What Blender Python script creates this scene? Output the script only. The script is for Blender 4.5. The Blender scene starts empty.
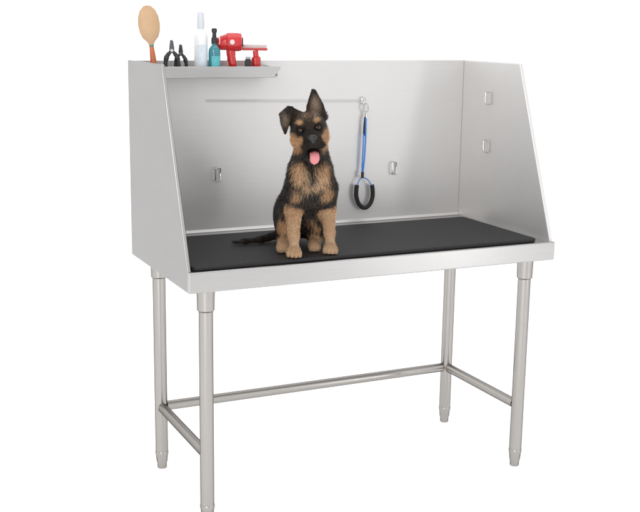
import bpy, bmesh, math, random
import numpy as np
from mathutils import Vector, Matrix
random.seed(4); rng=np.random.default_rng(7)
scene=bpy.context.scene; C=scene.collection

# ------------------------------------------------------------------ measurements (metres)
W,D,H,S,TD,LIP=1.22,.5547,.7652,.5514,.3436,.0571
T=H+S; L=H-LIP
LX,LYF,LYB,RZ=.0688,.0452,.4907,.2112
TH=.0122
# ------------------------------------------------------------------ camera
CP=np.array([-.91,-2.7585,1.4309]); yaw,pit,rol,F=.4432,-.2095,.0144,1087.98
FW=np.array([math.sin(yaw)*math.cos(pit),math.cos(yaw)*math.cos(pit),math.sin(pit)])
R0=np.array([math.cos(yaw),-math.sin(yaw),0.]); U0=np.cross(R0,FW)
R2=R0*math.cos(rol)+U0*math.sin(rol); U2=-R0*math.sin(rol)+U0*math.cos(rol)
cd=bpy.data.cameras.new('camera'); co=bpy.data.objects.new('camera',cd); C.objects.link(co)
cd.sensor_fit='HORIZONTAL'; cd.sensor_width=36; cd.lens=F*36/640; cd.clip_end=200
M=Matrix.Identity(4)
for i in range(3): M[i][0]=R2[i]; M[i][1]=U2[i]; M[i][2]=-FW[i]; M[i][3]=CP[i]
co.matrix_world=M; scene.camera=co
def on(px,py,y):
    d=FW+R2*(px-320)/F+U2*(256-py)/F
    return CP+d*(y-CP[1])/d[1]
def onx(px,py,x):
    d=FW+R2*(px-320)/F+U2*(256-py)/F
    return CP+d*(x-CP[0])/d[0]

# ------------------------------------------------------------------ materials
def newmat(n):
    m=bpy.data.materials.new(n); m.use_nodes=True
    return m,m.node_tree.nodes,m.node_tree.links,m.node_tree.nodes['Principled BSDF']
def steel(n,base=.62,rough=.3,sc=(2,2,160),var=.05,bump=.008,edge=1.0,grain=.02,metal=1.0,warm=.965):
    m,N,K,b=newmat(n)
    tc=N.new('ShaderNodeTexCoord'); mp=N.new('ShaderNodeMapping'); mp.inputs['Scale'].default_value=sc
    K.new(tc.outputs['Object'],mp.inputs['Vector'])
    nz=N.new('ShaderNodeTexNoise'); nz.inputs['Scale'].default_value=4; nz.inputs['Detail'].default_value=5
    K.new(mp.outputs['Vector'],nz.inputs['Vector'])
    n2=N.new('ShaderNodeTexNoise'); n2.inputs['Scale'].default_value=3.0; n2.inputs['Detail'].default_value=3
    K.new(tc.outputs['Object'],n2.inputs['Vector'])
    ad=N.new('ShaderNodeMath'); ad.operation='ADD'
    K.new(nz.outputs['Fac'],ad.inputs[0]); K.new(n2.outputs['Fac'],ad.inputs[1])
    mr=N.new('ShaderNodeMapRange'); mr.inputs['From Min'].default_value=.6; mr.inputs['From Max'].default_value=1.4
    mr.inputs['To Min'].default_value=rough-var; mr.inputs['To Max'].default_value=rough+var
    K.new(ad.outputs[0],mr.inputs['Value']); K.new(mr.outputs[0],b.inputs['Roughness'])
    cr=N.new('ShaderNodeMapRange'); cr.inputs['From Min'].default_value=.3; cr.inputs['From Max'].default_value=.7
    cr.inputs['To Min'].default_value=base*(1-grain); cr.inputs['To Max'].default_value=base*(1+grain)
    K.new(nz.outputs['Fac'],cr.inputs['Value'])
    cc=N.new('ShaderNodeCombineColor'); mu=N.new('ShaderNodeMath'); mu.operation='MULTIPLY'; mu.inputs[1].default_value=warm
    mg=N.new('ShaderNodeMath'); mg.operation='MULTIPLY'; mg.inputs[1].default_value=.5+.5*warm
    K.new(cr.outputs[0],cc.inputs[0]); K.new(cr.outputs[0],mg.inputs[0]); K.new(mg.outputs[0],cc.inputs[1]); K.new(cr.outputs[0],mu.inputs[0]); K.new(mu.outputs[0],cc.inputs[2])
    K.new(cc.outputs[0],b.inputs['Base Color'])
    b.inputs['Metallic'].default_value=metal
    b.inputs['Specular Tint'].default_value=(edge,edge,edge,1)
    bp=N.new('ShaderNodeBump'); bp.inputs['Strength'].default_value=bump; bp.inputs['Distance'].default_value=.002
    K.new(nz.outputs['Fac'],bp.inputs['Height']); K.new(bp.outputs[0],b.inputs['Normal'])
    return m
def plain(n,col,rough=.4,metal=0,noise=.08,scale=60,bump=0,sss=0,coat=0):
    m,N,K,b=newmat(n)
    tc=N.new('ShaderNodeTexCoord'); nz=N.new('ShaderNodeTexNoise'); nz.inputs['Scale'].default_value=scale; nz.inputs['Detail'].default_value=4
    K.new(tc.outputs['Object'],nz.inputs['Vector'])
    mx=N.new('ShaderNodeMix'); mx.data_type='RGBA'
    mx.inputs[6].default_value=(*[c*(1-noise) for c in col],1); mx.inputs[7].default_value=(*[min(1,c*(1+noise)) for c in col],1)
    K.new(nz.outputs['Fac'],mx.inputs[0]); K.new(mx.outputs[2],b.inputs['Base Color'])
    b.inputs['Roughness'].default_value=rough; b.inputs['Metallic'].default_value=metal; b.inputs['Coat Weight'].default_value=coat
    if bump:
        bp=N.new('ShaderNodeBump'); bp.inputs['Strength'].default_value=bump; bp.inputs['Distance'].default_value=.001
        K.new(nz.outputs['Fac'],bp.inputs['Height']); K.new(bp.outputs[0],b.inputs['Normal'])
    return m
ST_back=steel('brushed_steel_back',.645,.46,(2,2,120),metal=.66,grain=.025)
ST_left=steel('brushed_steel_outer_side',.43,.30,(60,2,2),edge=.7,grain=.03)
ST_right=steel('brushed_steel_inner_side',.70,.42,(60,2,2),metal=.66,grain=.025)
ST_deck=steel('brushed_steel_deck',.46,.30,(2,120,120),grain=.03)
ST_leg=steel('satin_steel_tube',.40,.25,(40,40,2),edge=.2,warm=.90,grain=.03)
ST_rail=steel('satin_steel_rail',.40,.25,(10,10,10),edge=.2,warm=.90)
ROD=steel('thin_rod_steel',.70,.45,(10,10,10),metal=.5)
CHROME=steel('polished_steel',.62,.2,(10,10,10),.05,0)
RUBBER=plain('black_rubber',(.0125,.0125,.0135),.6,noise=.8,scale=420,bump=1.0)
RUBBER.node_tree.nodes['Principled BSDF'].inputs['Specular IOR Level'].default_value=.4
WHITE_P=plain('white_plastic',(.78,.79,.80),.3)
GREY_P=plain('grey_plastic',(.35,.36,.38),.35)
BLACK_P=plain('black_plastic',(.014,.014,.016),.35)
RED_P=plain('red_plastic',(.56,.018,.02),.28,coat=.4)
WOOD=plain('beech_wood',(.50,.32,.18),.45,noise=.16,scale=25)
ORANGE=plain('orange_lacquer',(.50,.13,.04),.35)
TEAL=plain('teal_liquid',(.02,.20,.24),.15,coat=.6)
BLUE=plain('blue_cord',(.05,.23,.68),.6,noise=.3,scale=400,bump=.4)
CORD=plain('black_webbing',(.016,.016,.02),.6,noise=.3,scale=400,bump=.4)
PINS=plain('pale_pins',(.72,.66,.64),.4)

# ------------------------------------------------------------------ mesh helpers
def build(name,bm,mat,parent=None,bevel=0,seg=2,loc=None,angle=35):
    bmesh.ops.recalc_face_normals(bm,faces=bm.faces)
    me=bpy.data.meshes.new(name); bm.to_mesh(me); bm.free()
    for p in me.polygons: p.use_smooth=True
    me.set_sharp_from_angle(angle=math.radians(angle))
    me.materials.append(mat)
    o=bpy.data.objects.new(name,me); C.objects.link(o)
    if parent: o.parent=parent
    if loc is not None: o.location=loc
    if bevel:
        b=o.modifiers.new('bevel','BEVEL'); b.width=bevel; b.segments=seg; b.limit_method='ANGLE'; b.harden_normals=True
    return o
def box(bm,x0,x1,y0,y1,z0,z1):
    v=[bm.verts.new(p) for p in [(x0,y0,z0),(x1,y0,z0),(x1,y1,z0),(x0,y1,z0),(x0,y0,z1),(x1,y0,z1),(x1,y1,z1),(x0,y1,z1)]]
    for f in [(0,3,2,1),(4,5,6,7),(0,1,5,4),(1,2,6,5),(2,3,7,6),(3,0,4,7)]: bm.faces.new([v[i] for i in f])
    return bm
def prism(bm,poly,axis,a,b):
    def mk(u,w,t): return {0:(t,u,w),1:(u,t,w),2:(u,w,t)}[axis]
    A=[bm.verts.new(mk(u,w,a)) for u,w in poly]; B=[bm.verts.new(mk(u,w,b)) for u,w in poly]
    bm.faces.new(A); bm.faces.new(B[::-1]); n=len(poly)
    for i in range(n): bm.faces.new([A[i],A[(i+1)%n],B[(i+1)%n],B[i]])
    return bm
def tube(bm,pts,r,seg=14,close=False,flat=1.0):
    P=[Vector(p) for p in pts]; n=len(P); rs=r if hasattr(r,'__len__') else [r]*n
    rings=[]; up=None
    for i in range(n):
        if close: t=(P[(i+1)%n]-P[i-1])
        else: t=(P[min(i+1,n-1)]-P[max(i-1,0)])
        t.normalize()
        if up is None: up=Vector((0,1,0)) if abs(t.y)<.9 else Vector((1,0,0))
        s=t.cross(up).normalized(); u=s.cross(t).normalized(); up=u
        rings.append([bm.verts.new(P[i]+(s*math.cos(2*math.pi*k/seg)+u*math.sin(2*math.pi*k/seg)*flat)*rs[i]) for k in range(seg)])
    m=n if close else n-1
    for i in range(m):
        a=rings[i]; b=rings[(i+1)%n]
        for k in range(seg): bm.faces.new([a[k],a[(k+1)%seg],b[(k+1)%seg],b[k]])
    if not close: bm.faces.new(rings[0][::-1]); bm.faces.new(rings[-1])
    return bm
def lathe(bm,prof,c=(0,0),seg=28,sx=1,sy=1):
    rings=[[bm.verts.new((c[0]+r*sx*math.cos(2*math.pi*k/seg),c[1]+r*sy*math.sin(2*math.pi*k/seg),z)) for k in range(seg)] for r,z in prof]
    for a,b in zip(rings,rings[1:]):
        for k in range(seg): bm.faces.new([a[k],a[(k+1)%seg],b[(k+1)%seg],b[k]])
    bm.faces.new(rings[0][::-1]); bm.faces.new(rings[-1]); return bm
def sm(pts,n=6):
    P=[np.array(p,float) for p in pts]; out=[]
    for i in range(len(P)-1):
        p0,p1,p2,p3=P[max(i-1,0)],P[i],P[i+1],P[min(i+2,len(P)-1)]
        for k in range(n):
            t=k/n; out.append(.5*((2*p1)+(-p0+p2)*t+(2*p0-5*p1+4*p2-p3)*t*t+(-p0+3*p1-3*p2+p3)*t**3))
    out.append(P[-1]); return [tuple(p) for p in out]
B=bmesh.new
def thing(name,label,cat,loc=(0,0,0),rz=0,group=None):
    o=bpy.data.objects.new(name,None); C.objects.link(o); o.location=loc; o.rotation_euler=(0,0,rz); o.empty_display_size=.05
    o['label']=label; o['category']=cat
    if group: o['group']=group
    return o
def tag(o,label,cat): o['label']=label; o['category']=cat

# ------------------------------------------------------------------ backdrop: seamless white sweep, given a glow of its own
m,N,K,b=newmat('glowing_white_sweep')
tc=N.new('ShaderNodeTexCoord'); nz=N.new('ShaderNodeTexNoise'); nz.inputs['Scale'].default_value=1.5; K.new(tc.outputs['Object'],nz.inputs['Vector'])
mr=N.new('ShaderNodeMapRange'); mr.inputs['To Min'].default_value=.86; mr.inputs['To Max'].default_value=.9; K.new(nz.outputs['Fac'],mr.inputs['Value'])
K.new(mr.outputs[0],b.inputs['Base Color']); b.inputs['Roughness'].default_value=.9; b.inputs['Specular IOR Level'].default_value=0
b.inputs['Emission Color'].default_value=(1,1,1,1); b.inputs['Emission Strength'].default_value=.3  # added emission keeps the sweep white and thins shadows under the table
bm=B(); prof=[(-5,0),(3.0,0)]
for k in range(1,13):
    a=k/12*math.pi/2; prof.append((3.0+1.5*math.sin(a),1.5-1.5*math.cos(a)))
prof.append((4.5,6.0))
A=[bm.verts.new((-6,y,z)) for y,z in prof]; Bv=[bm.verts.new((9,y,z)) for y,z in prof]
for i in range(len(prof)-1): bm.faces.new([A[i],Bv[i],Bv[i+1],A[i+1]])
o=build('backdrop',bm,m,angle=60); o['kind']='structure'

# ------------------------------------------------------------------ grooming table
tb=thing('grooming_table','stainless steel dog grooming table with tall splash panels on four tube legs','grooming table')
bm=B(); box(bm,TH+.0003,W-TH-.0003,.0005,D-.0005,H-.03,H)
box(bm,0,W,-.014,-.0005,L,H+.002)
box(bm,TH+.0003,W-TH-.0003,D-.03,D-.0008,L,H-.0302)
build('deck',bm,ST_deck,tb,.004,3)
bm=B(); box(bm,TH+.0004,W-TH-.0004,D-TH,D-.0005,H+.0004,T-.001)
# coved strip along the foot of the panel
prism(bm,[(D-TH-.0004,H+.0006),(D-TH-.008,H+.0006),(D-TH-.006,H+.003),(D-TH-.002,H+.007),(D-TH-.0004,H+.010)],0,TH+.0004,W-TH-.0004)
build('back_panel',bm,ST_back,tb,.0025,2)
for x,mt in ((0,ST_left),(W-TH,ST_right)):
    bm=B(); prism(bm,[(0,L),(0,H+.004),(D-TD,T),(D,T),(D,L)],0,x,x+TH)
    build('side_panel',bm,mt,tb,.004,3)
for x,y in ((LX,LYF),(W-LX,LYF),(LX,LYB),(W-LX,LYB)):
    bm=B(); lathe(bm,[(.0203,.052),(.0203,L-.0005)],(x,y)); lg=build('leg',bm,ST_leg,tb)
    bm=B(); lathe(bm,[(.0207,L-.068),(.0247,L-.064),(.0252,L-.03),(.0262,L-.002),(.0262,L-.0003)],(x,y)); build('socket',bm,ST_rail,lg)
    bm=B(); lathe(bm,[(.0135,.0005),(.015,.003),(.0155,.018),(.0175,.022),(.0195,.045),(.0212,.049),(.0212,.058),(.0206,.059)],(x,y)); build('foot',bm,ST_rail,lg)
def rail(p,q):
    bm=B(); tube(bm,[p,q],.0155,24); r=build('rail',bm,ST_rail,tb); return r
rail((LX,LYF+.019,RZ),(LX,LYB-.019,RZ)); rail((W-LX,LYF+.019,RZ),(W-LX,LYB-.019,RZ)); rail((LX+.019,LYB,RZ),(W-LX-.019,LYB,RZ))
# tool shelf
BF=D-TH
bm=B(); box(bm,TH+.0006,.452,.447,BF-.0006,1.266,1.2695)
prism(bm,[(TH+.0006,1.2655),(.440,1.2655),(.462,1.293),(.462,1.300),(TH+.0006,1.300)],1,.4425,.4465)
box(bm,TH+.0006,.462,.447,.455,1.2975,1.3004)
prism(bm,[(.4475,1.27),(BF-.001,1.27),(BF-.001,1.30),(.456,1.297)],0,.4525,.456)
build('shelf',bm,ST_deck,tb,.0012,2)
ZS=1.2698
# tether rod with its end bracket
p0=on(208,101,BF-.008); p1=on(363,101,BF-.008)
bm=B(); tube(bm,[p0,p1],.0017,12)
for p in (p0,p0+(p1-p0)*.5,p1): tube(bm,[(p[0],BF-.0004,p[2]),(p[0],BF-.008,p[2])],.0017,10)
build('rod',bm,ROD,tb)
pe=on(365,101,BF-.02)
bm=B(); box(bm,pe[0]-.006,pe[0]+.006,BF-.003,BF-.0005,pe[2]-.010,pe[2]+.010)
tube(bm,[(pe[0]+.008*math.cos(a),BF-.012,pe[2]+.010*math.sin(a)) for a in np.linspace(0,2*math.pi,16,endpoint=False)],.0018,8,True)
tube(bm,[(pe[0],BF-.0005,pe[2]+.010),(pe[0],BF-.012,pe[2]+.010)],.0024,8)
build('eye_bracket',bm,CHROME,tb,.0008)
# tie brackets: thin bent wire loops
def bracket(c,axis):
    bm=B()
    def q(u,d,z): return (c[0]+u,BF-d,c[2]+z) if axis=='y' else (W-TH-d,c[1]-u,c[2]+z)
    w,h=.0095,.020
    tube(bm,sm([q(-w,.012,-h*.8),q(-w,.013,0),q(-w,.012,h*.8),q(-w*.7,.011,h),q(w*.7,.008,h),q(w,.006,h*.8),q(w,.004,0),q(w,.006,-h*.8),q(w*.7,.008,-h),q(-w*.7,.011,-h),q(-w,.012,-h*.8)],5)[:-1],.0020,10,True)
    tube(bm,[q(w,.0005,-h*.45),q(w,.005,-h*.45)],.0022,10); tube(bm,[q(w,.0005,h*.45),q(w,.005,h*.45)],.0022,10)
    build('tie_bracket',bm,CHROME,tb)
for px in ((217,174),(393,168)): bracket(on(px[0],px[1],BF),'y')
for px in ((490,98),(488,146)): bracket(onx(px[0],px[1],W-TH),'x')

# ------------------------------------------------------------------ mat
bm=B()
def rrect(x0,x1,y0,y1,r,n=6):
    out=[]
    for cx,cy,a0 in ((x1-r,y1-r,0),(x0+r,y1-r,90),(x0+r,y0+r,180),(x1-r,y0+r,270)):
        for k in range(n+1):
            a=math.radians(a0+90*k/n); out.append((cx+r*math.cos(a),cy+r*math.sin(a)))
    return out
MZ=H+.0125
prism(bm,rrect(TH+.006,1.165,.004,.44,.02),2,H+.0006,MZ)
o=build('rubber_mat',bm,RUBBER,None,.004,3); tag(o,'thin black rubber mat covering the steel table deck under the dog','mat')

# ------------------------------------------------------------------ things on the shelf
def place(px,y): 
    p=on(px,66,y); return (p[0],y,ZS)
# paddle brush
loc=place(155,.50); t=thing('paddle_brush','wooden oval paddle brush leaning upright at the left end of the steel shelf','brush',loc)
t.rotation_euler=(math.radians(-5),math.radians(-6),math.radians(-18))
bm=B(); tube(bm,[(0,0,.001),(0,0,.012),(0,0,.045),(0,0,.072),(0,0,.090)],[.006,.0085,.0095,.008,.0065],16,flat=.8); build('handle',bm,ORANGE,t)
bm=B(); tube(bm,[(0,0,.0895),(0,0,.094)],[.0075,.0075],16,flat=.8); build('collar',bm,plain('teal_ring',(.05,.22,.2),.4),t)
prof=[(.007,.0942),(.012,.104),(.024,.117),(.0305,.134),(.033,.156),(.031,.178),(.024,.197),(.012,.210),(.002,.213)]
bm=B(); lathe(bm,prof,sx=1,sy=.24,seg=32); hd=build('head',bm,WOOD,t)
bm=B(); lathe(bm,[(.003,.116),(.016,.126),(.023,.149),(.021,.178),(.012,.194),(.003,.198)],(0,.008),sx=1,sy=.25,seg=24); build('bristle_pad',bm,plain('grey_bristles',(.2,.24,.2),.8,bump=.5),hd)
# clippers (two pliers-like tools)
def clipper(px,y,rz,label,s):
    loc=place(px,y); t=thing('nail_clipper',label,'clipper',loc,rz,'nail clippers on the shelf')
    for q in (-1,1):
        bm=B(); tube(bm,sm([(q*.014*s,0,.001),(q*.0155*s,0,.026*s),(q*.012*s,0,.046*s),(q*.003*s,q*.002,.058*s)]),[.005*s]*10+[.0062*s]*3+[.005*s]*3+[.004*s]*3,12,flat=.8)
        build('handle',bm,BLACK_P,t)
    bm=B(); prism(bm,[(-.005*s,.055*s),(.005*s,.055*s),(.0062*s,.066*s),(.0035*s,.084*s),(-.0035*s,.086*s),(-.0062*s,.066*s)],1,-.0035,.0035); build('blade',bm,plain('dark_steel',(.09,.09,.1),.35,1),t,.001)
    bm=B(); tube(bm,[(0,-.006,.061*s),(0,.006,.061*s)],.0035*s,12); build('rivet',bm,CHROME,t)
clipper(172,.475,-.3,'left one of two small black nail clippers standing on the shelf beside the wooden brush',1.28)
clipper(181,.505,-.6,'right one of two small black nail clippers, next to the white spray bottle',1.12)
# white spray bottle
loc=place(201,.492); t=thing('spray_bottle','tall white spray bottle with clear cap standing on the steel shelf','bottle',loc)
bm=B(); lathe(bm,[(.019,.0005),(.0212,.004),(.0214,.111),(.0205,.124),(.014,.136),(.0095,.140),(.0095,.144)]); build('body',bm,WHITE_P,t)
bm=B(); lathe(bm,[(.0115,.1442),(.012,.152),(.0115,.170),(.0105,.184),(.0095,.192),(.006,.194)]); build('cap',bm,plain('frosted_cap',(.60,.62,.66),.25),t)
bm=B()
ring=[(-.85+1.7*k/12) for k in range(13)]
va=[bm.verts.new((.0218*math.sin(a),-.0218*math.cos(a),.03)) for a in ring]; vb=[bm.verts.new((.0218*math.sin(a),-.0218*math.cos(a),.095)) for a in ring]
for k in range(12): bm.faces.new([va[k],va[k+1],vb[k+1],vb[k]])
build('paper_label',bm,plain('pale_label',(.60,.66,.71),.5,noise=.2,scale=90),t)
# teal bottle
loc=place(214.5,.478); t=thing('small_bottle','small teal bottle with black pump cap between the white bottle and red dryer','bottle',loc)
bm=B(); lathe(bm,[(.0165,.0005),(.0185,.004),(.0188,.07),(.0175,.082),(.011,.092),(.008,.094),(.008,.098)]); build('body',bm,TEAL,t)
bm=B(); lathe(bm,[(.0095,.0982),(.0095,.116),(.007,.118),(.006,.132),(.0085,.133),(.0085,.144),(.004,.146)]); build('cap',bm,BLACK_P,t)
bm=B()
va=[bm.verts.new((.0192*math.sin(a),-.0192*math.cos(a),.022)) for a in ring]; vb=[bm.verts.new((.0192*math.sin(a),-.0192*math.cos(a),.062)) for a in ring]
for k in range(12): bm.faces.new([va[k],va[k+1],vb[k+1],vb[k]])
build('paper_label',bm,plain('teal_label',(.10,.42,.46),.5,noise=.3,scale=120),t)
# red dryer
loc=place(231,.49); t=thing('hair_dryer','red hair dryer standing on its handle on the steel shelf','hair dryer',loc,-.35)
z0=.026
bm=B(); tube(bm,sm([(.009,0,.001),(.006,0,.03),(.001,0,.06),(-.002,0,.060+z0)]),[.0115]*7+[.013]*6+[.0145]*6,16,flat=.85); build('handle',bm,RED_P,t)
bm=B(); box(bm,-.012,-.005,-.004,.004,.045,.060); build('switch',bm,BLACK_P,t,.0015,2)
bm=B(); tube(bm,[(-.034,0,.074+z0),(-.032,0,.074+z0),(-.014,0,.077+z0),(-.010,0,.078+z0),(.022,0,.078+z0),(.0325,0,.078+z0),(.0345,0,.078+z0)],[.021,.022,.0245,.0285,.0285,.0265,.018],24); br=build('barrel',bm,RED_P,t,angle=25)
bm=B(); tube(bm,[(-.050,0,.072+z0),(-.0345,0,.0735+z0)],[.0175,.0195],20,flat=.8); build('nozzle',bm,RED_P,t)
bm=B(); tube(bm,[(.0348,0,.078+z0),(.038,0,.078+z0)],[.016,.013],20); build('grille',bm,BLACK_P,br)
bm=B(); tube(bm,[(.004,-.0280,.078+z0),(.004,-.0300,.078+z0)],[.008,.007],14); build('badge',bm,plain('pale_badge',(.7,.62,.6),.3),br)
# slicker brush
loc=place(256,.49); t=thing('slicker_brush','red handled slicker brush with pale flat head at the right end of the shelf','brush',loc,-.2)
bm=B(); tube(bm,sm([(0,0,.001),(0,0,.028),(.0,0,.056),(-.002,0,.078)]),[.0140]*7+[.0150]*6+[.0090]*6,16,flat=.75); build('handle',bm,RED_P,t)
bm=B(); box(bm,-.046,.036,-.010,.010,.0785,.0865); hd=build('head',bm,plain('red_head',(.5,.05,.05),.35),t,.003)
bm=B()
for i in range(20):
    for j in range(4):
        x=-.042+i*.0039; y=-.0075+j*.005; tube(bm,[(x,y,.0864),(x+.0015,y,.0965)],[.0009,.0006],5)
build('pins',bm,PINS,hd)
# black grip tool beside it
loc=place(248,.468); t=thing('grooming_stone','small black grooming block standing in front of the red slicker brush','grooming block',loc,-.3)
bm=B(); box(bm,-.010,.010,-.008,.008,.0005,.052); build('block',bm,BLACK_P,t,.004,3)
bm=B(); box(bm,-.008,.008,-.0065,.0065,.0522,.06); build('pad',bm,GREY_P,t,.002,2)

# ------------------------------------------------------------------ grooming loop hanging from the bracket
YL=BF-.012
e=on(365,104,YL); t=thing('grooming_loop','blue and black grooming loop hanging from the bracket on the back panel','grooming loop',tuple(e))
def l(px,py,dy=0): 
    p=on(px,py,YL-.004+dy)-e; return tuple(p)
bm=B(); tube(bm,sm([l(366,103),l(363.8,106),l(364,110),l(366,112),l(368,110),l(368,106),l(366,103)],4)[:-1],.0018,8,True)
tube(bm,[l(366,111),l(366,115),l(366,118)],[.003,.0042,.0038],10); build('clip',bm,CHROME,t)
bm=B(); tube(bm,sm([l(365.3,117,-.001),l(364.4,126,-.001),l(363.9,136,-.001)]),.0042,10,flat=.6); build('strap',bm,CORD,t)
bm=B(); tube(bm,sm([l(366.0,118,-.004),l(365.6,138,-.004),l(364.2,160,-.004),l(362.6,174,-.004)]),.0027,10)
tube(bm,sm([l(363.6,134,-.003),l(363,150,-.003),l(362.2,165,-.003),l(362,174,-.003)]),.0024,10); build('cord',bm,BLUE,t)
bm=B(); tube(bm,[l(362.6,172,-.008),l(362.4,178,-.008)],[.0052,.0052],10); build('slider',bm,BLACK_P,t)
bm=B(); tube(bm,sm([l(356.9,185,-.003),l(356.2,191,-.003),l(356.4,197,-.003),l(358.6,203.4,-.003),l(362.4,207.3,-.003),l(366.4,207.3,-.003),l(370.3,203.2,-.003),l(372.5,196.6,-.003),l(372.6,190,-.003),l(371.9,185,-.003)]),.0075,14); build('loop',bm,RUBBER,t)
bm=B(); tube(bm,sm([l(362.3,177,-.006),l(359.4,180,-.006),l(357,185.5,-.006)]),.0019,8)
tube(bm,sm([l(362.3,177,-.006),l(367.6,179.6,-.006),l(371.8,185.5,-.006)]),.0018,8); build('cord',bm,BLUE,t)

# ------------------------------------------------------------------ dog
def rc(P,a,b,ra,rb):
    a=np.array(a,np.float32); b=np.array(b,np.float32); ba=b-a; pa=P-a
    h=np.clip(pa@ba/(ba@ba),0,1); return np.linalg.norm(pa-h[:,None]*ba,axis=1)-(ra+(rb-ra)*h)
def el(P,c,r):
    q=P-np.array(c,np.float32); r=np.array(r,np.float32)
    k0=np.linalg.norm(q/r,axis=1); k1=np.linalg.norm(q/(r*r),axis=1)+1e-9
    return k0*(k0-1)/k1
def smin(a,b,k):
    h=np.clip(.5+.5*(b-a)/k,0,1); return b*(1-h)+a*h-k*h*(1-h)
def poly(P,pts,yc,th,tilt=0,z0=0):
    X=P[:,0];Z=P[:,2]; n=len(pts); d=np.full(len(P),1e9); s=np.ones(len(P))
    j=n-1
    for i in range(n):
        vi,vj=pts[i],pts[j]; ex,ez=vj[0]-vi[0],vj[1]-vi[1]; wx,wz=X-vi[0],Z-vi[1]
        h=np.clip((wx*ex+wz*ez)/(ex*ex+ez*ez),0,1); bx,bz=wx-ex*h,wz-ez*h
        d=np.minimum(d,bx*bx+bz*bz)
        c1=Z>=vi[1]; c2=Z<vj[1]; c3=ex*wz>ez*wx
        al=(c1&c2&c3)|(~c1&~c2&~c3); s=np.where(al,-s,s); j=i
    d2=s*np.sqrt(d); dy=np.abs(P[:,1]-yc-tilt*(Z-z0))-th
    return np.maximum(d2,dy)-.003
EARR=[(-.012,.418),(-.009,.445),(.012,.492),(.019,.489),(.037,.445),(.043,.405),(.02,.395)]
EARA=[(-.030,.432),(-.062,.452),(-.086,.438),(-.06,.395),(-.04,.385)]
EARB=[(-.052,.450),(-.066,.453),(-.091,.436),(-.090,.405),(-.083,.376),(-.068,.408)]
LEGL=[((-.054,.025,.195),.036),((-.062,.034,.130),.0245),((-.060,-.016,.060),.0165),((-.058,-.024,.026),.0145)]
LEGR=[((.038,.04,.195),.034),((.043,.074,.130),.0235),((.049,.038,.060),.0165),((.052,.034,.026),.0145)]
TAIL=[((-.05,.235,.05),.026),((-.105,.205,.024),.015),((-.165,.165,.012),.009),((-.215,.145,.009),.0065),((-.248,.138,.008),.0045)]
EYES=((-.0340,-.050,.3835),(.0130,-.050,.3855))
MOUTH=((-.004,-.078,.3225),(.021,.034,.0110))
def sdf(P):
    P=P.astype(np.float32)
    d=rc(P,(-.042,.165,.10),(-.012,.055,.215),.080,.066)
    d=smin(d,el(P,(-.012,.035,.222),(.064,.064,.080)),.03)
    d=smin(d,rc(P,(-.012,.045,.265),(-.014,.022,.345),.056,.044),.03)
    d=smin(d,el(P,(-.085,.125,.078),(.036,.075,.072)),.025)
    d=smin(d,el(P,(.014,.15,.075),(.036,.075,.068)),.025)
    for x in (-.094,.004):
        y=.03 if x<-.05 else .055
        d=smin(d,rc(P,(x,y+.085,.022),(x,y+.015,.017),.019,.017),.015)
        d=smin(d,el(P,(x,y,.016),(.020,.026,.017)),.01)
        for k in (-1,0,1): d=smin(d,el(P,(x+k*.011,y-.018+abs(k)*.003,.012),(.0075,.013,.012)),.004)
    for lg in (LEGL,LEGR):
        l_=rc(P,lg[0][0],lg[1][0],lg[0][1],lg[1][1])
        for i in (1,2): l_=smin(l_,rc(P,lg[i][0],lg[i+1][0],lg[i][1],lg[i+1][1]),.010)
        px,py,pz=lg[3][0]
        l_=smin(l_,el(P,(px,py-.016,.017),(.0215,.024,.018)),.010)
        for k in (-1.5,-.5,.5,1.5):
            l_=smin(l_,el(P,(px+k*.0114,py-.036+abs(k)*.0050,.0125),(.0068,.014,.0125)),.0018)
        d=smin(d,l_,.02)
    for i in range(4): 
        t_=rc(P,TAIL[i][0],TAIL[i+1][0],TAIL[i][1],TAIL[i+1][1]); d=smin(d,t_,.01)
    # head
    h=el(P,(-.012,.004,.386),(.050,.056,.046))
    h=smin(h,el(P,(-.012,-.006,.356),(.055,.045,.039)),.02)
    h=smin(h,el(P,(-.034,-.036,.402),(.016,.014,.009)),.012)
    h=smin(h,el(P,(.013,-.036,.404),(.016,.014,.009)),.012)
    h=smin(h,rc(P,(-.010,-.030,.362),(-.004,-.078,.352),.034,.0260),.018)       # upper muzzle
    h=smin(h,el(P,(-.023,-.066,.342),(.0200,.025,.0155)),.008); h=smin(h,el(P,(.014,-.066,.342),(.0200,.025,.0155)),.008)   # lips
    h=smin(h,rc(P,(-.010,-.018,.316),(-.005,-.061,.3025),.026,.0165),.008)      # lower jaw
    h=-smin(-h,el(P,*MOUTH),.004)
    h=smin(h,poly(P,EARR,.012,.003,-.05,.42),.008)
    h=smin(h,poly(P,EARA,.006,.003),.008)
    h=smin(h,poly(P,EARB,-.009,.002),.005)
    for c in EYES: h=-smin(-h,el(P,(c[0],c[1]-.004,c[2]),(.0112,.009,.0078)),.004)
    d=smin(d,h,.02)
    return d
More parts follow.
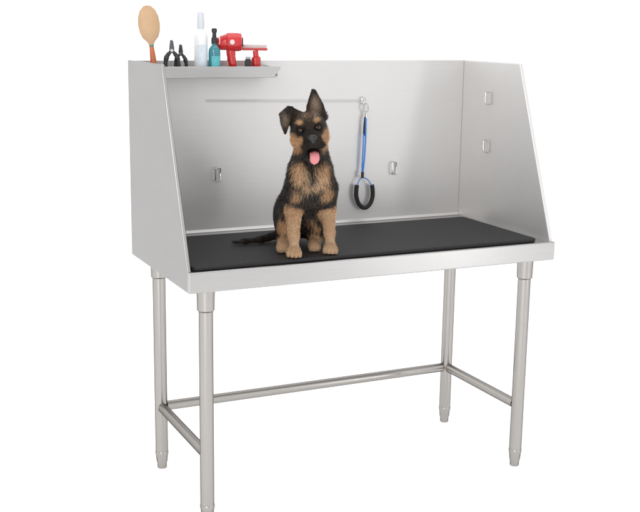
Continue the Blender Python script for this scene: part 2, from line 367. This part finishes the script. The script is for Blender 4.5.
# the head is cocked a little to its side
TA=math.radians(7.5); PIV=np.array([-.012,0,.335])
def cock(P):
    P=np.asarray(P,float).copy(); w=np.clip((P[:,2]-.275)/.075,0,1); w=w*w*(3-2*w); a=TA*w
    x=P[:,0]-PIV[0]; z=P[:,2]-PIV[2]
    P[:,0]=PIV[0]+x*np.cos(a)-z*np.sin(a); P[:,2]=PIV[2]+x*np.sin(a)+z*np.cos(a); return P
h_=.0040
lo=np.array([-.27,-.135,-.004]); hi=np.array([.115,.275,.515])
n=((hi-lo)/h_).astype(int)+1
gx,gy,gz=[lo[i]+np.arange(n[i])*h_ for i in range(3)]
G=np.stack(np.meshgrid(gx,gy,gz,indexing='ij'),-1).reshape(-1,3)
V=np.concatenate([sdf(g) for g in np.array_split(G,8)]).reshape(n).astype(np.float64)
V=np.maximum(V,-(np.broadcast_to(gz[None,None,:],n)-.0012))
ins=V<0
cs=[ins[i:n[0]-1+i,j:n[1]-1+j,k:n[2]-1+k] for i in (0,1) for j in (0,1) for k in (0,1)]
mask=np.any(cs,0)&~np.all(cs,0); cells=np.argwhere(mask); idx=-np.ones(mask.shape,int); idx[mask]=np.arange(len(cells))
acc=np.zeros((len(cells),3)); cnt=np.zeros(len(cells))
cor=[(i,j,k) for i in (0,1) for j in (0,1) for k in (0,1)]
for a_ in cor:
    for ax in range(3):
        if a_[ax]==0:
            b_=list(a_); b_[ax]=1
            ca=cells+np.array(a_); cb=cells+np.array(b_)
            v0=V[tuple(ca.T)]; v1=V[tuple(cb.T)]; cr=(v0<0)!=(v1<0)
            t_=np.where(cr,v0/np.where(v0-v1==0,1,v0-v1),0)
            p_=np.array(a_)+t_[:,None]*(np.array(b_)-np.array(a_)); acc[cr]+=p_[cr]; cnt+=cr
DV=lo+(cells+acc/cnt[:,None])*h_
quads=[]
for ax in range(3):
    o1,o2=(ax+1)%3,(ax+2)%3
    sl0=[slice(1,-1)]*3; sl1=[slice(1,-1)]*3; sl0[ax]=slice(0,-1); sl1[ax]=slice(1,None)
    A_,B_=ins[tuple(sl0)],ins[tuple(sl1)]; e_=np.argwhere(A_!=B_); fl=B_[tuple(e_.T)]
    e_=e_.copy(); e_[:,o1]+=1; e_[:,o2]+=1
    def cell(d1,d2):
        q=e_.copy(); q[:,o1]+=d1; q[:,o2]+=d2; return idx[tuple(q.T)]
    q=np.stack([cell(-1,-1),cell(0,-1),cell(0,0),cell(-1,0)],1); q[fl]=q[fl][:,::-1]; quads.append(q)
Q=np.concatenate(quads)
def grad(P,e=.0015):
    g=np.stack([sdf(P+np.eye(3)[i]*e)-sdf(P-np.eye(3)[i]*e) for i in range(3)],1)
    return g/(np.linalg.norm(g,axis=1)[:,None]+1e-9)
NOSE=np.array([-.004,-.102,.361])
def gauss(P,c,r): return np.exp(-(((P-np.array(c))/np.array(r))**2).sum(1))
def noise(P):
    x,y,z=P.T
    a=np.sin(190*x+2*np.sin(90*z))*np.sin(170*y+1)+np.sin(130*z+260*x)*np.sin(310*x+1.3)+np.sin(95*z+3)*np.sin(110*x+80*y)
    b=np.sin(640*x+2.2*np.sin(75*z)+90*y)*np.sin(120*z+1.7+150*x)+np.sin(420*x-60*z)*np.sin(95*z+300*y)
    return a/3+b*.35
BLK=np.array([.012,.0105,.0095]); TAN=np.array([.42,.23,.11]); LTAN=np.array([.61,.42,.265]); BRN=np.array([.13,.076,.042]); EARC=np.array([.30,.215,.155])
def legw(P):
    dl=np.minimum.reduce([rc(P,lg[i][0],lg[i+1][0],lg[i][1],lg[i+1][1]) for lg in (LEGL,LEGR) for i in (1,2)])
    return np.clip((.012-dl)/.012+.3,0,1)*np.clip((.205-P[:,2])/.08,0,1)
TP=[((-.058,-.010,.346),(.026,.05,.034),1.2),((.034,-.010,.346),(.026,.05,.034),1.2),
    ((-.036,-.052,.4065),(.0115,.03,.0075),1.1),((.014,-.052,.4085),(.0115,.03,.0075),1.1),
    ((-.036,-.050,.352),(.014,.04,.018),1.1),((.030,-.050,.352),(.014,.04,.018),1.1),
    ((-.010,-.055,.300),(.02,.03,.010),.6),
    ((-.044,-.02,.255),(.030,.05,.045),1.0),((.026,-.02,.250),(.028,.05,.050),1.05),((-.012,-.03,.215),(.045,.04,.030),.8),
    ((-.054,-.0,.180),(.020,.05,.035),.75),((.040,.0,.185),(.022,.05,.035),.85),
    ((-.058,-.05,.018),(.04,.05,.03),1.2),((.052,.01,.018),(.04,.05,.03),1.2),
    ((-.094,.03,.01),(.04,.09,.04),1.2),((.004,.06,.01),(.04,.09,.04),1.2),
    ((-.095,.06,.07),(.03,.06,.04),.85),((.0,.06,.07),(.04,.06,.05),.6),
    ((-.012,-.04,.425),(.035,.03,.02),.55)]
def dogcol(P):
    P=np.asarray(P,float); x,y,z=P.T; nz=noise(P)
    lw=legw(P); w=lw*1.3
    for c,r,s in TP: w=np.maximum(w,s*gauss(P,c,r))
    w=w-.8*gauss(P,(-.005,-.02,.140),(.010,.08,.05))
    w=w-.40*gauss(P,(-.010,-.03,.290),(.05,.05,.012))
    w=w-.30*gauss(P,(-.008,-.04,.245),(.009,.05,.05))
    w=w-.75*gauss(P,(-.004,-.088,.358),(.020,.045,.024))
    bodyz=np.clip((.30-z)/.03,0,1)
    a=np.clip((w+(.10+.13*bodyz)*nz-.30)/.42,0,1); a=a*a*(3-2*a)
    lt=np.clip(gauss(P,(-.012,-.04,.23),(.07,.06,.05))*.75+np.clip((.06-z)/.05,0,1)*.7+.50*lw*np.clip((.16-z)/.05,0,1)+.22*nz,0,1)[:,None]
    base=BLK+(BRN-BLK)*np.clip(.14+.28*nz+.55*gauss(P,(-.012,-.02,.425),(.05,.06,.03)),0,1)[:,None]*.6
    tan=TAN+(LTAN-TAN)*lt
    c=base+(tan-base)*a[:,None]
    ear=np.clip(gauss(P,(.016,-.02,.447),(.0165,.05,.034))*1.5-.30+.1*nz,0,1)*(y<.014)*(z>.415)
    ear=np.maximum(ear,np.clip(gauss(P,(-.079,-.02,.415),(.013,.03,.026))*.75-.12+.12*nz,0,.55)*(y<-.008)*(x<-.06))
    c=c+(EARC-c)*ear[:,None]
    mo=gauss(P,MOUTH[0],(.021,.040,.010))[:,None]     # dark inside of the mouth
    for e_ in EYES: mo=np.maximum(mo,gauss(P,e_,(.0128,.02,.0095))[:,None]*.88)   # dark rims of the eyelids
    return c*(1-.9*mo)
def colattr(me,cols):
    at=me.color_attributes.new('coat','FLOAT_COLOR','POINT')
    at.data.foreach_set('color',np.concatenate([cols,np.ones((len(cols),1))],1).astype(np.float32).ravel())
def coatmat(n,rough,spec):
    m,N,K,b=newmat(n); a=N.new('ShaderNodeAttribute'); a.attribute_name='coat'
    K.new(a.outputs['Color'],b.inputs['Base Color']); b.inputs['Roughness'].default_value=rough; b.inputs['Specular IOR Level'].default_value=spec
    return m
dog=thing('dog','young black and tan shepherd puppy sitting on the mat, one ear up, tongue out','dog',(.397,.040,MZ+.0002),-.427)
dog.scale=(.955,.955,.955)
me=bpy.data.meshes.new('body'); me.from_pydata(cock(DV).tolist(),[],Q.tolist()); me.polygons.foreach_set('use_smooth',[True]*len(me.polygons))
colattr(me,dogcol(DV)*.62); me.materials.append(coatmat('dog_skin_coat',.8,.15))
body=bpy.data.objects.new('body',me); C.objects.link(body); body.parent=dog
# fur: fine tapered blades following the coat direction
tri=DV[Q]; ar=np.linalg.norm(np.cross(tri[:,2]-tri[:,0],tri[:,3]-tri[:,1]),axis=1)
NB=170000
pw=ar*(1+1.4*(tri[:,0,2]>.30)+.8*(tri[:,0,2]<.15))
f=rng.choice(len(Q),NB,p=pw/pw.sum()); u,v=rng.random(NB)[:,None],rng.random(NB)[:,None]
q=tri[f]; P=(q[:,0]*(1-u)+q[:,1]*u)*(1-v)+(q[:,3]*(1-u)+q[:,2]*u)*v
eyes_c=np.array(EYES)
de=np.min([np.linalg.norm((P-e_)*np.array([1,1,1.3]),axis=1) for e_ in eyes_c],0)
keep=(P[:,2]>.004)&(gauss(P,MOUTH[0],(.018,.034,.010))<.45)&(de>.0112); P=P[keep]; de=de[keep]; NB=len(P); Nn=grad(P)
x,y,z=P.T
ishead=np.clip((z-.315)/.03,0,1); istail=((x<-.13)&(z<.06)).astype(float)
flow=np.tile(np.array([0,.15,-1.]),(NB,1))
hf=P-NOSE; hf/=np.linalg.norm(hf,axis=1)[:,None]; flow=flow*(1-ishead[:,None])+hf*ishead[:,None]
flow=np.where((z>.43)[:,None],np.where((x>-.015)[:,None],np.array([0,0,1.]),np.array([-.8,0,-.2])),flow)
flow=np.where(istail[:,None]>0,np.array([-.85,-.3,0]),flow)
# slow swirl of the coat so the locks do not all run parallel
sw=np.stack([np.sin(55*z+30*y+2)*.30,np.sin(48*x+40*z)*.2,np.sin(60*x+25*y+1)*.15],1); flow=flow+sw*((z<.33)&(istail<1))[:,None]
flow=flow-(flow*Nn).sum(1)[:,None]*Nn; flow/=np.linalg.norm(flow,axis=1)[:,None]+1e-6
ln=.0100+.0080*gauss(P,(-.012,-.01,.26),(.09,.09,.07))+.0035*gauss(P,(-.07,.15,.13),(.08,.12,.08))
ln+=.005*gauss(P,(-.065,.01,.34),(.03,.05,.04))+.005*gauss(P,(.04,.01,.34),(.03,.05,.04))
dn=np.linalg.norm(P-NOSE,axis=1)
ln*=np.clip((dn-.012)/.10,.22,1); ln*=np.clip((z+.02)/.18,.34,1)
isear=(z>.428)|(x<-.066)&(z>.36)|(x>.034)&(z>.42)
ln=np.where(isear,.0048,ln); ln=np.where(istail>0,.010,ln)
ln*=np.clip((de-.008)/.022,.14,1)
ln*=rng.uniform(.5,1.30,NB)
jit=rng.normal(0,.20,(NB,3))
d1=Nn*.36+flow*.9+jit; d1/=np.linalg.norm(d1,axis=1)[:,None]
d2=Nn*.10+flow*1.0+jit*.9; d2/=np.linalg.norm(d2,axis=1)[:,None]
side=np.cross(d1,Nn+rng.normal(0,.5,(NB,3))); side/=np.linalg.norm(side,axis=1)[:,None]+1e-9
wd=(rng.uniform(.00032,.00056,NB))[:,None]; ln=ln[:,None]
p0_=P-Nn*.001; pm=p0_+d1*ln*.5; pt=pm+d2*ln*.55
zmin=.0008
for a_ in (pm,pt): a_[:,2]=np.maximum(a_[:,2],zmin)
VV=cock(np.stack([p0_-side*wd,p0_+side*wd,pm+side*wd*.8,pm-side*wd*.8,pt],1).reshape(-1,3))
sj=np.where(z>.30,.0022,np.where(z<.15,.0030,.0062))[:,None]
br_=np.exp(rng.normal(0,.28,NB))[:,None]
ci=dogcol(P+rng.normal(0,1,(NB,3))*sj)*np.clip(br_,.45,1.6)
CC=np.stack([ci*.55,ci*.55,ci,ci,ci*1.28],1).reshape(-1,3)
b5=np.arange(NB)*5
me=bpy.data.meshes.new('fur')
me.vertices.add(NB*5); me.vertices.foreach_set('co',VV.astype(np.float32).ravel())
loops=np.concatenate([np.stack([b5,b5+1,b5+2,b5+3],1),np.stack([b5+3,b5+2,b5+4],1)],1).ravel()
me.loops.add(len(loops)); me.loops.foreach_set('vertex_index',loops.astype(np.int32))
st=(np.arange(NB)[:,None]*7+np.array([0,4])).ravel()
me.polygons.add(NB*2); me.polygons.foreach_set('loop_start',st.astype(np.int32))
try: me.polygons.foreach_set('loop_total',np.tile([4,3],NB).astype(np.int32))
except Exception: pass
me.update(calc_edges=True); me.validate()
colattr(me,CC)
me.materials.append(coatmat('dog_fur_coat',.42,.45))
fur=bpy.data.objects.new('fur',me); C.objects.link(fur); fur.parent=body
# eyes, nose, tongue
def march(x,z):
    ys=np.arange(-.16,.05,.0004); s=sdf(np.stack([np.full_like(ys,x),ys,np.full_like(ys,z)],1)); return ys[np.argmax(s<0)]
def ball(bm,c,r,seg=20):
    mt=Matrix.Translation(c)@Matrix.Diagonal((*r,1)); bmesh.ops.create_uvsphere(bm,u_segments=seg,v_segments=seg//2+2,radius=1,matrix=mt)
def ck(bm):
    co_=cock(np.array([v.co[:] for v in bm.verts]))
    for v,c in zip(bm.verts,co_): v.co=c
    return bm
EYE=plain('brown_eye',(.050,.020,.008),.06,noise=.3); PUP=plain('black_pupil',(.003,.003,.003),.05)
EYE.node_tree.nodes['Principled BSDF'].inputs['Specular IOR Level'].default_value=.45
PUP.node_tree.nodes['Principled BSDF'].inputs['Specular IOR Level'].default_value=.45
NOSEM=plain('black_nose',(.010,.0095,.0095),.32,bump=.4,scale=900)
for e_ in eyes_c:
    y_=march(e_[0],e_[2]); bm=B(); ball(bm,(e_[0],y_+.0046,e_[2]),(.0104,.0092,.0080)); eo=build('eye',ck(bm),EYE,dog)
    bm=B(); ball(bm,(e_[0],y_-.0033,e_[2]),(.0054,.0018,.0052)); build('pupil',ck(bm),PUP,eo)
y_=march(NOSE[0],.361)
bm=B(); ball(bm,(NOSE[0],y_+.003,.3630),(.0150,.0095,.0104)); ball(bm,(NOSE[0],y_+.002,.354),(.007,.006,.008)); build('nose',ck(bm),NOSEM,dog)
TONG=plain('pink_tongue',(.60,.20,.21),.32,noise=.14,scale=200)
pts=sm([(-.006,-.030,.3150),(-.004,-.055,.3175),(-.003,-.079,.3165),(-.002,-.091,.307),(-.002,-.093,.297),(-.002,-.091,.287)],5)
wds=np.interp(np.linspace(0,1,len(pts)),[0,.4,.75,.9,1],[.013,.0135,.0142,.0112,.004])
bm=B(); rings=[]
for i,p in enumerate(pts):
    a_=Vector(pts[max(i-1,0)]); b_=Vector(pts[min(i+1,len(pts)-1)]); tt=(b_-a_).normalized(); s=Vector((1,0,0)); u_=s.cross(tt).normalized()
    ring_=[]
    for k in range(28):
        q_=2*math.pi*k/28; cx=math.cos(q_); th=math.sin(q_)*.0032+.0022*cx*cx-.0012*math.exp(-(cx/.22)**2)   # curled edges, groove down the middle
        ring_.append(bm.verts.new(Vector(p)+s*cx*wds[i]+u_*th))
    rings.append(ring_)
for a_,b_ in zip(rings,rings[1:]):
    for k in range(28): bm.faces.new([a_[k],a_[(k+1)%28],b_[(k+1)%28],b_[k]])
bm.faces.new(rings[0][::-1]); bm.faces.new(rings[-1]); build('tongue',ck(bm),TONG,dog,angle=80)

# ------------------------------------------------------------------ light
w=bpy.data.worlds.new('World'); scene.world=w; w.use_nodes=True
bg=w.node_tree.nodes['Background']; bg.inputs[0].default_value=(.98,.985,1,1); bg.inputs[1].default_value=.95
def area(name,loc,target,size,power,col=(1,1,1)):
    d=bpy.data.lights.new(name,'AREA'); d.shape='RECTANGLE'; d.size,d.size_y=size; d.energy=power; d.color=col
    o=bpy.data.objects.new(name,d); C.objects.link(o); o.location=loc
    o.rotation_euler=(Vector(target)-Vector(loc)).to_track_quat('-Z','Y').to_euler()
area('key_softbox',(-2.6,-3.2,3.2),(.5,.2,.9),(2.2,2.2),54,(1,.985,.96))
area('fill_softbox',(3.0,-4.2,3.2),(.6,.2,.9),(2.8,2.8),13)
area('added_strip_light',(-1.9,-3.3,1.0),(.6,.2,.6),(.45,2.2),24)  # added unseen strip, draws a vertical highlight on the tube legs
area('added_strip_light',(2.7,-3.2,.55),(.8,.2,.4),(.4,1.1),7)  # second added strip, leg highlights from the right
area('top_softbox',(.6,.2,3.8),(.6,.3,.8),(3.0,2.0),20)
scene.view_settings.view_transform='Standard'; scene.view_settings.look='None'; scene.view_settings.exposure=0
